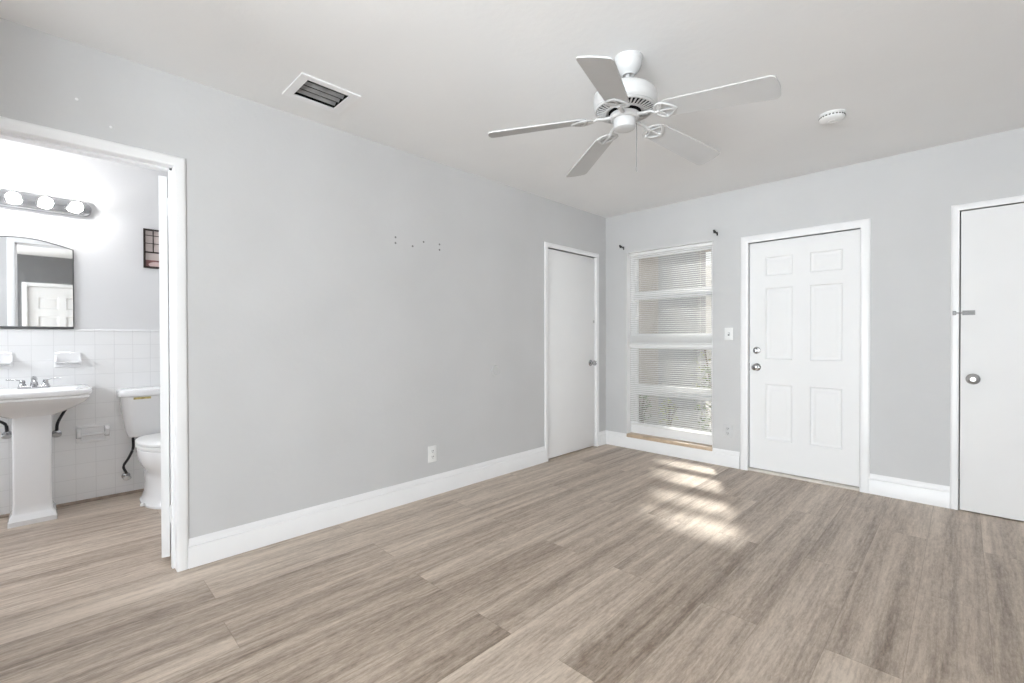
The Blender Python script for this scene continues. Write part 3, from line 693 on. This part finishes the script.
# ------------------------------------------------------------------ bathroom things
# pedestal sink
YS = -4.315
sk = thing('pedestal_sink', 'white pedestal sink under the bathroom mirror', 'sink', (-1.45, YS, 0))
xb = XW + 0.001
def ring(x0, x1, hw, z, r): return rrect(x0, x1, YS - hw, YS + hw, z, r, 6)
basin = MB().loft([ring(xb, -1.36, 0.11, 0.665, 0.03), ring(xb, -1.34, 0.145, 0.685, 0.035), ring(xb, -1.30, 0.196, 0.712, 0.04), ring(xb, -1.25, 0.243, 0.748, 0.04), ring(xb, -1.225, 0.256, 0.768, 0.035),
                   ring(xb, -1.218, 0.262, 0.778, 0.03), ring(xb, -1.222, 0.261, 0.790, 0.03), ring(xb, -1.210, 0.270, 0.797, 0.03), ring(xb, -1.204, 0.274, 0.815, 0.03), ring(xb, -1.207, 0.272, 0.826, 0.03), ring(xb + 0.004, -1.216, 0.264, 0.831, 0.03),
                   ring(xb + 0.13, -1.245, 0.215, 0.829, 0.06), ring(xb + 0.14, -1.262, 0.200, 0.820, 0.07), ring(xb + 0.16, -1.29, 0.165, 0.77, 0.07), ring(xb + 0.19, -1.34, 0.10, 0.74, 0.04)])
obj('basin', basin, M_CERAM, sk)
ped = MB().loft([ring(-1.56, -1.352, 0.108, 0.0, 0.012), ring(-1.56, -1.352, 0.108, 0.030, 0.012), ring(-1.56, -1.357, 0.104, 0.036, 0.012), ring(-1.56, -1.360, 0.102, 0.052, 0.012), ring(-1.56, -1.368, 0.096, 0.060, 0.014),
                 ring(-1.56, -1.374, 0.090, 0.072, 0.014), ring(-1.56, -1.376, 0.087, 0.12, 0.016), ring(-1.56, -1.372, 0.086, 0.40, 0.016), ring(-1.56, -1.364, 0.088, 0.69, 0.016)])
obj('pedestal', ped, M_CERAM, sk)
fxy = (-1.545, YS + 0.008, 0.830)
fc = MB().loft([rrect(fxy[0] - 0.026, fxy[0] + 0.026, fxy[1] - 0.075, fxy[1] + 0.075, z, r_, 6) for z, r_ in ((0.828, 0.024), (0.840, 0.024))] + [rrect(fxy[0] - 0.020, fxy[0] + 0.020, fxy[1] - 0.068, fxy[1] + 0.068, 0.846, 0.018, 6)])
fo = obj('faucet', fc, M_CHROME, sk, label='chrome two handle faucet')
obj('spout', MB().tube([(fxy[0], fxy[1], 0.84), (fxy[0], fxy[1], 0.868), (fxy[0] + 0.014, fxy[1], 0.888), (fxy[0] + 0.045, fxy[1], 0.894), (fxy[0] + 0.090, fxy[1], 0.884), (fxy[0] + 0.105, fxy[1], 0.872)], [0.020, 0.017, 0.016, 0.015, 0.013, 0.011], 16), M_CHROME, fo)
for s_ in (-1, 1):
    y = fxy[1] + s_ * 0.052
    h_ = MB().lathe([(0, 0.838), (0.020, 0.838), (0.019, 0.850), (0.013, 0.862), (0.014, 0.872), (0.011, 0.882), (0, 0.885)], (fxy[0], y, 0), n=20)
    h_.tube([(fxy[0], y, 0.878), (fxy[0] + 0.006, y + s_ * 0.03, 0.886), (fxy[0] + 0.010, y + s_ * 0.072, 0.890)], [0.006, 0.005, 0.006], 10, 0.6)
    obj('faucet_handle', h_, M_CHROME, fo)

def stop_valve(name, label, y, z, hose, group='water shutoff valves'):
    t = thing(name, label, 'shutoff valve', (XW, y, z), group)
    b = MB().lathe([(0, 0), (0.026, 0), (0.024, 0.006), (0.010, 0.010), (0.010, 0.055), (0.014, 0.056), (0.014, 0.078), (0, 0.080)], (XW, y, z), (1, 0, 0), 20)
    b.tube([(XW + 0.05, y, z), (XW + 0.05, y, z + 0.032)], 0.008)
    obj('valve_body', b, M_CHROME, t)
    obj('valve_handle', MB().loft([[(XW + 0.080 + dx, y + 0.024 * k_ * cos(a), z + 0.014 * k_ * sin(a)) for a in [2 * pi * i / 20 for i in range(20)]] for dx, k_ in ((0, 0.7), (0.003, 1), (0.010, 1), (0.014, 0.7))]), M_NICKEL, t)
    obj('supply_hose', MB().tube(hose, 0.0085, 10), M_HOSE, t, label='black braided supply hose')
def curve(pts, n=8):
    out = []
    P = [Vector(p) for p in pts]; P = [P[0] * 2 - P[1]] + P + [P[-1] * 2 - P[-2]]
    for i in range(1, len(P) - 2):
        for k in range(n):
            t = k / n; a, b, c, d = P[i - 1], P[i], P[i + 1], P[i + 2]
            out.append(0.5 * ((2 * b) + (c - a) * t + (2 * a - 5 * b + 4 * c - d) * t * t + (3 * b - a - 3 * c + d) * t ** 3))
    return out + [P[-2]]
stop_valve('shutoff_valve', 'shutoff valve with black hose right of the sink pedestal', -4.205, 0.505, curve([(XW + 0.05, -4.205, 0.530), (XW + 0.05, -4.200, 0.58), (XW + 0.055, -4.178, 0.635), (XW + 0.06, -4.160, 0.672)]))
stop_valve('shutoff_valve', 'shutoff valve with curved black hose left of the sink pedestal', -4.43, 0.53, curve([(XW + 0.05, -4.43, 0.556), (XW + 0.055, -4.435, 0.60), (XW + 0.06, -4.46, 0.625), (XW + 0.06, -4.50, 0.63), (XW + 0.07, -4.50, 0.70)]))
stop_valve('shutoff_valve', 'shutoff valve with black hose low beside the toilet', -3.845, 0.138, curve([(XW + 0.05, -3.845, 0.165), (XW + 0.052, -3.862, 0.22), (XW + 0.07, -3.835, 0.28), (XW + 0.09, -3.812, 0.35), (XW + 0.10, -3.812, 0.428)]))

# soap dishes and paper holder set in the tile
def soap(y, z, label):
    b = MB().loft([[(XW + d, y + a, z + c) for a, c in [(q[0], q[1]) for q in rrect(-w_, w_, -h_, h_, 0, 0.008)]] for d, w_, h_ in ((0, 0.068, 0.052), (0.006, 0.068, 0.052), (0.010, 0.064, 0.048))])
    t = thing('soap_dish', label, 'soap dish', (XW, y, z), 'ceramic dishes set in the tile')
    obj('back_plate', b, M_CERAM, t)
    s_ = MB()
    rg = []
    for d, w_, zz in ((0.008, 0.060, 0.0), (0.050, 0.060, 0.004), (0.062, 0.052, 0.012), (0.060, 0.048, 0.016), (0.050, 0.050, 0.010), (0.012, 0.052, 0.008)):
        rg.append([(XW + d, y - w_, z - 0.026 + zz), (XW + d, y + w_, z - 0.026 + zz)])
    s_.loft([[r_[0] for r_ in rg], [r_[1] for r_ in rg]])
    for sg in (-1, 1):
        s_.prism([(0.008, 0.034), (0.008, -0.026), (0.055, -0.022), (0.060, -0.008), (0.030, 0.002), (0.016, 0.020)], y + sg * 0.060 - 0.005, y + sg * 0.060 + 0.005, lambda u, v, d: (XW + u, d, z + v))
    obj('tray', s_, M_CERAM, t)
soap(-4.146, 1.004, 'white ceramic soap dish in the tile right of the faucet')
soap(-4.470, 1.010, 'white ceramic soap dish in the tile left of the faucet')
tp = thing('paper_holder', 'empty white ceramic paper holder in the tile beside the toilet', 'paper holder', (XW, -4.022, 0.478))
y0, z0 = -4.022, 0.478
b = MB().loft([[(XW + d, y0 + q[0], z0 + q[1]) for q in rrect(-w_, w_, -h_, h_, 0, 0.008)] for d, w_, h_ in ((0, 0.088, 0.062), (0.007, 0.088, 0.062), (0.011, 0.084, 0.058), (0.011, 0.066, 0.046), (0.003, 0.060, 0.040))])
obj('back_plate', b, M_CERAM, tp)
for s_ in (-1, 1):
    obj('post', MB().loft([[(XW + d, y0 + s_ * 0.074 + q[0], z0 + 0.012 + q[1]) for q in rrect(-w_, w_, -h_, h_, 0, 0.006)] for d, w_, h_ in ((0.008, 0.014, 0.040), (0.030, 0.013, 0.034), (0.055, 0.012, 0.024), (0.062, 0.008, 0.018))]), M_CERAM, tp)
obj('roller', MB().tube([(XW + 0.040, y0 - 0.066, z0), (XW + 0.040, y0 + 0.066, z0)], 0.009, 14), M_CERAM, tp)

# toilet
YT = -3.668
tt = thing('toilet', 'white toilet with lid closed, partly hidden by the door jamb', 'toilet', (-1.3, YT, 0))
tank = MB().loft([rrect(xb, -1.50 + 0.02, YT - 0.150, YT + 0.150, 0.435, 0.04), rrect(xb, -1.46, YT - 0.175, YT + 0.175, 0.445, 0.045), rrect(xb, -1.445, YT - 0.192, YT + 0.192, 0.50, 0.05), rrect(xb, -1.435, YT - 0.208, YT + 0.208, 0.62, 0.05), rrect(xb, -1.432, YT - 0.216, YT + 0.216, 0.735, 0.05)])
tk = obj('tank', tank, M_CERAM, tt)
obj('tank_lid', MB().loft([rrect(xb, -1.425, YT - 0.224, YT + 0.224, 0.735, 0.05), rrect(xb, -1.418, YT - 0.230, YT + 0.230, 0.742, 0.05), rrect(xb, -1.417, YT - 0.231, YT + 0.231, 0.768, 0.05), rrect(xb, -1.424, YT - 0.226, YT + 0.226, 0.782, 0.05), rrect(xb + 0.01, -1.45, YT - 0.20, YT + 0.20, 0.788, 0.05)]), M_CERAM, tt)
lbm = MB(); lbm.box(-1.4335, -1.4305, YT - 0.150, YT - 0.052, 0.716, 0.731, 0.0005)
obj('paper_strip', lbm, M_YELLOW, tk, label='yellowed strip of paper under the tank lid')
bowl = MB().loft([egg(-1.52, -1.062, YT, 0.128, 0.0), egg(-1.52, -1.062, YT, 0.128, 0.012), egg(-1.52, -1.075, YT, 0.116, 0.022), egg(-1.52, -1.095, YT, 0.102, 0.07), egg(-1.52, -1.11, YT, 0.098, 0.14), egg(-1.52, -1.10, YT, 0.100, 0.19),
                  egg(-1.50, -1.065, YT + 0.024, 0.120, 0.225), egg(-1.49, -1.03, YT + 0.024, 0.146, 0.265), egg(-1.485, -1.005, YT + 0.024, 0.166, 0.315), egg(-1.48, -0.992, YT + 0.024, 0.175, 0.36), egg(-1.48, -0.990, YT + 0.024, 0.176, 0.392), egg(-1.475, -1.0, YT + 0.024, 0.168, 0.400)])
obj('bowl', bowl, M_CERAM, tt)
obj('tank_shelf', MB().loft([rrect(xb + 0.01, -1.42, YT - 0.10, YT + 0.10, 0.34, 0.03), rrect(xb + 0.01, -1.40, YT - 0.13, YT + 0.13, 0.40, 0.03), rrect(xb + 0.01, -1.42, YT - 0.12, YT + 0.12, 0.436, 0.03)]), M_CERAM, tt)
obj('seat', MB().loft([egg(-1.455, -0.990, YT + 0.024, 0.176, 0.402), egg(-1.458, -0.984, YT + 0.024, 0.181, 0.408), egg(-1.458, -0.984, YT + 0.024, 0.181, 0.420), egg(-1.455, -0.99, YT + 0.024, 0.175, 0.425)]), M_PLAST, tt)
obj('seat_lid', MB().loft([egg(-1.455, -0.992, YT + 0.024, 0.173, 0.427), egg(-1.458, -0.985, YT + 0.024, 0.180, 0.432), egg(-1.458, -0.985, YT + 0.024, 0.180, 0.444), egg(-1.452, -1.0, YT + 0.024, 0.168, 0.454), egg(-1.42, -1.06, YT + 0.024, 0.12, 0.461), egg(-1.36, -1.15, YT + 0.024, 0.05, 0.463)]), M_PLAST, tt)
obj('bolt_cap', MB().lathe([(0.014, 0.0), (0.014, 0.010), (0.008, 0.018), (0, 0.020)], (-1.22, YT - 0.128, 0.010), n=16), M_PLAST, tt)

# mirror
mr = thing('mirror', 'arched bathroom mirror with thin dark edge above the sink', 'mirror', (XT, -4.32, 1.22))
ym, yh = -4.360, 0.245
zb_, zs, za = 1.222, 1.765, 1.815
top = []
for k in range(13):
    s_ = 1 - 2 * k / 12.0
    if abs(s_) < 0.34: z = za - 0.006 * (abs(s_) / 0.34) ** 2
    else: z = zs + (za - 0.006 - zs) * (1 - ((abs(s_) - 0.34) / 0.66) ** 1.12)
    top.append((ym + yh * s_, z))
outl = [(ym - yh, zb_ + 0.01), (ym - yh + 0.01, zb_), (ym + yh - 0.01, zb_), (ym + yh, zb_ + 0.01)] + top
f_ = lambda u, v, d: (XT + d, u, v)
obj('mirror_back', MB().prism(outl, 0.0, 0.012, f_), M_VENTB, mr)
cx_, cz_ = ym, 1.52
ins = [(cx_ + (u - cx_) * 0.985, cz_ + (v - cz_) * 0.985) for u, v in outl]
obj('mirror_glass', MB().prism(ins, 0.0121, 0.0165, f_), M_MIRROR, mr)
ed = MB().tube([f_(u, v, 0.014) for u, v in outl], 0.0032, 8, closed=True)
ed.box(XT + 0.004, XT + 0.026, ym - yh, ym + yh, zb_ - 0.006, zb_ + 0.010, 0.003)
obj('mirror_frame', ed, M_EDGE, mr)

# vanity light bar
YL0, YL1 = -4.67, -4.018
vl = thing('vanity_light', 'chrome vanity light bar with glowing globe bulbs over the mirror', 'wall light', (XT, (YL0 + YL1) / 2, 2.04))
zc, hh = 2.052, 0.050
def bar(d, g):
    pts = []
    for k in range(9): a = -pi / 2 + pi * k / 8; pts.append((XT + d, YL1 - hh + (hh - g) * cos(a), zc + (hh - g) * sin(a)))
    for k in range(9): a = pi / 2 + pi * k / 8; pts.append((XT + d, YL0 + hh + (hh - g) * cos(a), zc + (hh - g) * sin(a)))
    return pts
obj('back_plate', MB().loft([bar(0.0, 0), bar(0.034, 0), bar(0.042, 0.004), bar(0.044, 0.012)]), M_CHROME, vl)
for i in range(4):
    y = -4.098 - 0.146 * i
    b = obj('globe_bulb', MB().lathe([(0.0001, 0.121)] + [(0.035 * sin(a), 0.086 + 0.035 * cos(a)) for a in [pi * k / 14 for k in range(1, 12)]] + [(0.016, 0.056), (0.016, 0.046)], (XT, y, zc), (1, 0, 0), 24), M_BULB, vl, label='lit round bulb')
    obj('bulb_socket', MB().lathe([(0.026, 0.044), (0.026, 0.050), (0.018, 0.055), (0, 0.055)], (XT, y, zc), (1, 0, 0), 20), M_CHROME, b)

# framed picture
pw = thing('framed_picture', 'small dark framed picture on the bathroom wall beyond the mirror', 'picture', (XT, -3.61, 1.68))
py0, py1, pz0, pz1 = -3.732, -3.49, 1.684, 1.980
fyy = lambda u, v, d: (XT + d, u, v)
obj('frame', MB().grid_slab([py0, py1], [pz0, pz1], [(py0 + 0.012, py1 - 0.012, pz0 + 0.014, pz1 - 0.012)], 0.0, 0.018, fyy), M_FRAMEB, pw)
pr_ = obj('print', MB().box(XT, XT + 0.006, py0 + 0.006, py1 - 0.006, pz0 + 0.006, pz1 - 0.006), M_PRINT, pw)
lat = MB()
for y in (py0 + 0.012 + 0.047, py0 + 0.012 + 0.106, py0 + 0.012 + 0.165): lat.box(XT + 0.005, XT + 0.010, y - 0.0035, y + 0.0035, pz0 + 0.120, pz1 - 0.01)
for z in (pz0 + 0.124, pz0 + 0.188, pz0 + 0.248): lat.box(XT + 0.005, XT + 0.009, py0 + 0.01, py1 - 0.01, z - 0.0025, z + 0.0025)
lat.box(XT + 0.005, XT + 0.010, py0 + 0.01, py1 - 0.01, pz0 + 0.116, pz0 + 0.124)
obj('lattice', lat, M_FRAMEB, pr_)
obj('red_band', MB().box(XT + 0.005, XT + 0.008, py0 + 0.01, py1 - 0.01, pz0 + 0.012, pz0 + 0.062), M_PRINTRED, pr_)
pp = [(py0 + 0.085 + 0.055 * cos(a), pz0 + 0.028 + 0.022 * sin(a)) for a in [2 * pi * i / 28 for i in range(28)]]
obj('pink_shape', MB().prism(pp, 0.008, 0.0095, fyy), M_PRINTPINK, pr_)

# ------------------------------------------------------------------ outside
struct('ground', MB().box(-30, 30, -30, 30, -0.2, -0.12), M_GROUND, 'pale concrete paving outside the window', 'ground')
ex = MB(); ex.box(-7.0, -0.66, 2.6, 2.8, -0.12, 6.4)
struct('wall_outside', ex, M_STUCCO, 'shaded beige stucco wall seen through the window', 'wall')
ex = MB(); ex.box(-0.66, -0.04, 2.5, 2.8, -0.12, 2.62); 
struct('pillar_outside', ex, M_STUCCO2, 'grey stucco pillar outside, seen through the window', 'pillar')
ex = MB(); ex.box(-7.0, 3.0, 2.45, 2.85, 2.45, 2.75)
struct('beam_outside', ex, M_STUCCO, 'beige beam over the outside wall and pillar', 'beam')
ex = MB(); ex.box(-6.0, 9.0, 9.0, 9.2, -0.12, 3.2)
struct('wall_far_outside', ex, M_WHITEEXT, 'bright white wall far beyond the pillar outside', 'wall')

random.seed(4)
def shrub(x, y, h, r, n, m, label, ls=0.05):
    t = thing('shrub', label, 'shrub', (x, y, -0.12), 'shrubs outside the window')
    st = MB(); lfm = MB()
    for k in range(7):
        a = random.uniform(0, 2 * pi); q = random.uniform(0.2, 1) * r
        st.tube(curve([(x + 0.02 * cos(a), y + 0.02 * sin(a), -0.12), (x + 0.5 * q * cos(a), y + 0.5 * q * sin(a), -0.12 + h * 0.5), (x + q * cos(a), y + q * sin(a), -0.12 + h * random.uniform(0.75, 0.95))], 3), 0.006, 6)
    obj('stems', st, M_STEM, t)
    for k in range(n):
        u = random.random(); a = random.uniform(0, 2 * pi); q = r * math.sqrt(random.random()) * (0.55 + 0.45 * sin(pi * min(1, u * 1.1)))
        c = Vector((x + q * cos(a), y + q * sin(a), -0.12 + h * (0.12 + 0.88 * u)))
        L_ = ls * random.uniform(0.7, 1.4)
        Mx = Matrix.Translation(c) @ Matrix.Rotation(random.uniform(0, 2 * pi), 4, 'Z') @ Matrix.Rotation(random.uniform(-1.0, 0.6), 4, 'Y') @ Matrix.Rotation(random.uniform(-0.6, 0.6), 4, 'X')
        pl_ = [(0, 0), (0.3, 0.20), (0.6, 0.22), (1, 0), (0.6, -0.22), (0.3, -0.20)]
        lfm.loft([[Mx @ Vector((p[0] * L_, p[1] * L_, z - 0.25 * p[0] * p[0] * L_)) for p in pl_] for z in (0, 0.0008)])
    fo_ = obj('foliage', lfm, m, t); fo_['kind'] = 'stuff'
    return t
shrub(0.70, 1.25, 0.95, 0.27, 420, M_LEAF, 'dark green shrub outside by the lower right pane')
shrub(0.46, 1.9, 1.3, 0.30, 380, M_LEAF2, 'taller yellow-green shrub outside behind the dark green one')
shrub(-0.62, 1.9, 0.42, 0.16, 120, M_LEAF, 'low green plant outside at the lower left pane corner', 0.06)
shrub(-0.20, 1.9, 0.36, 0.14, 90, M_LEAF2, 'low pale plant outside at the foot of the pillar', 0.06)

for o in bpy.data.objects:
    for k in ('_w', '_paint'):
        if k in o: del o[k]
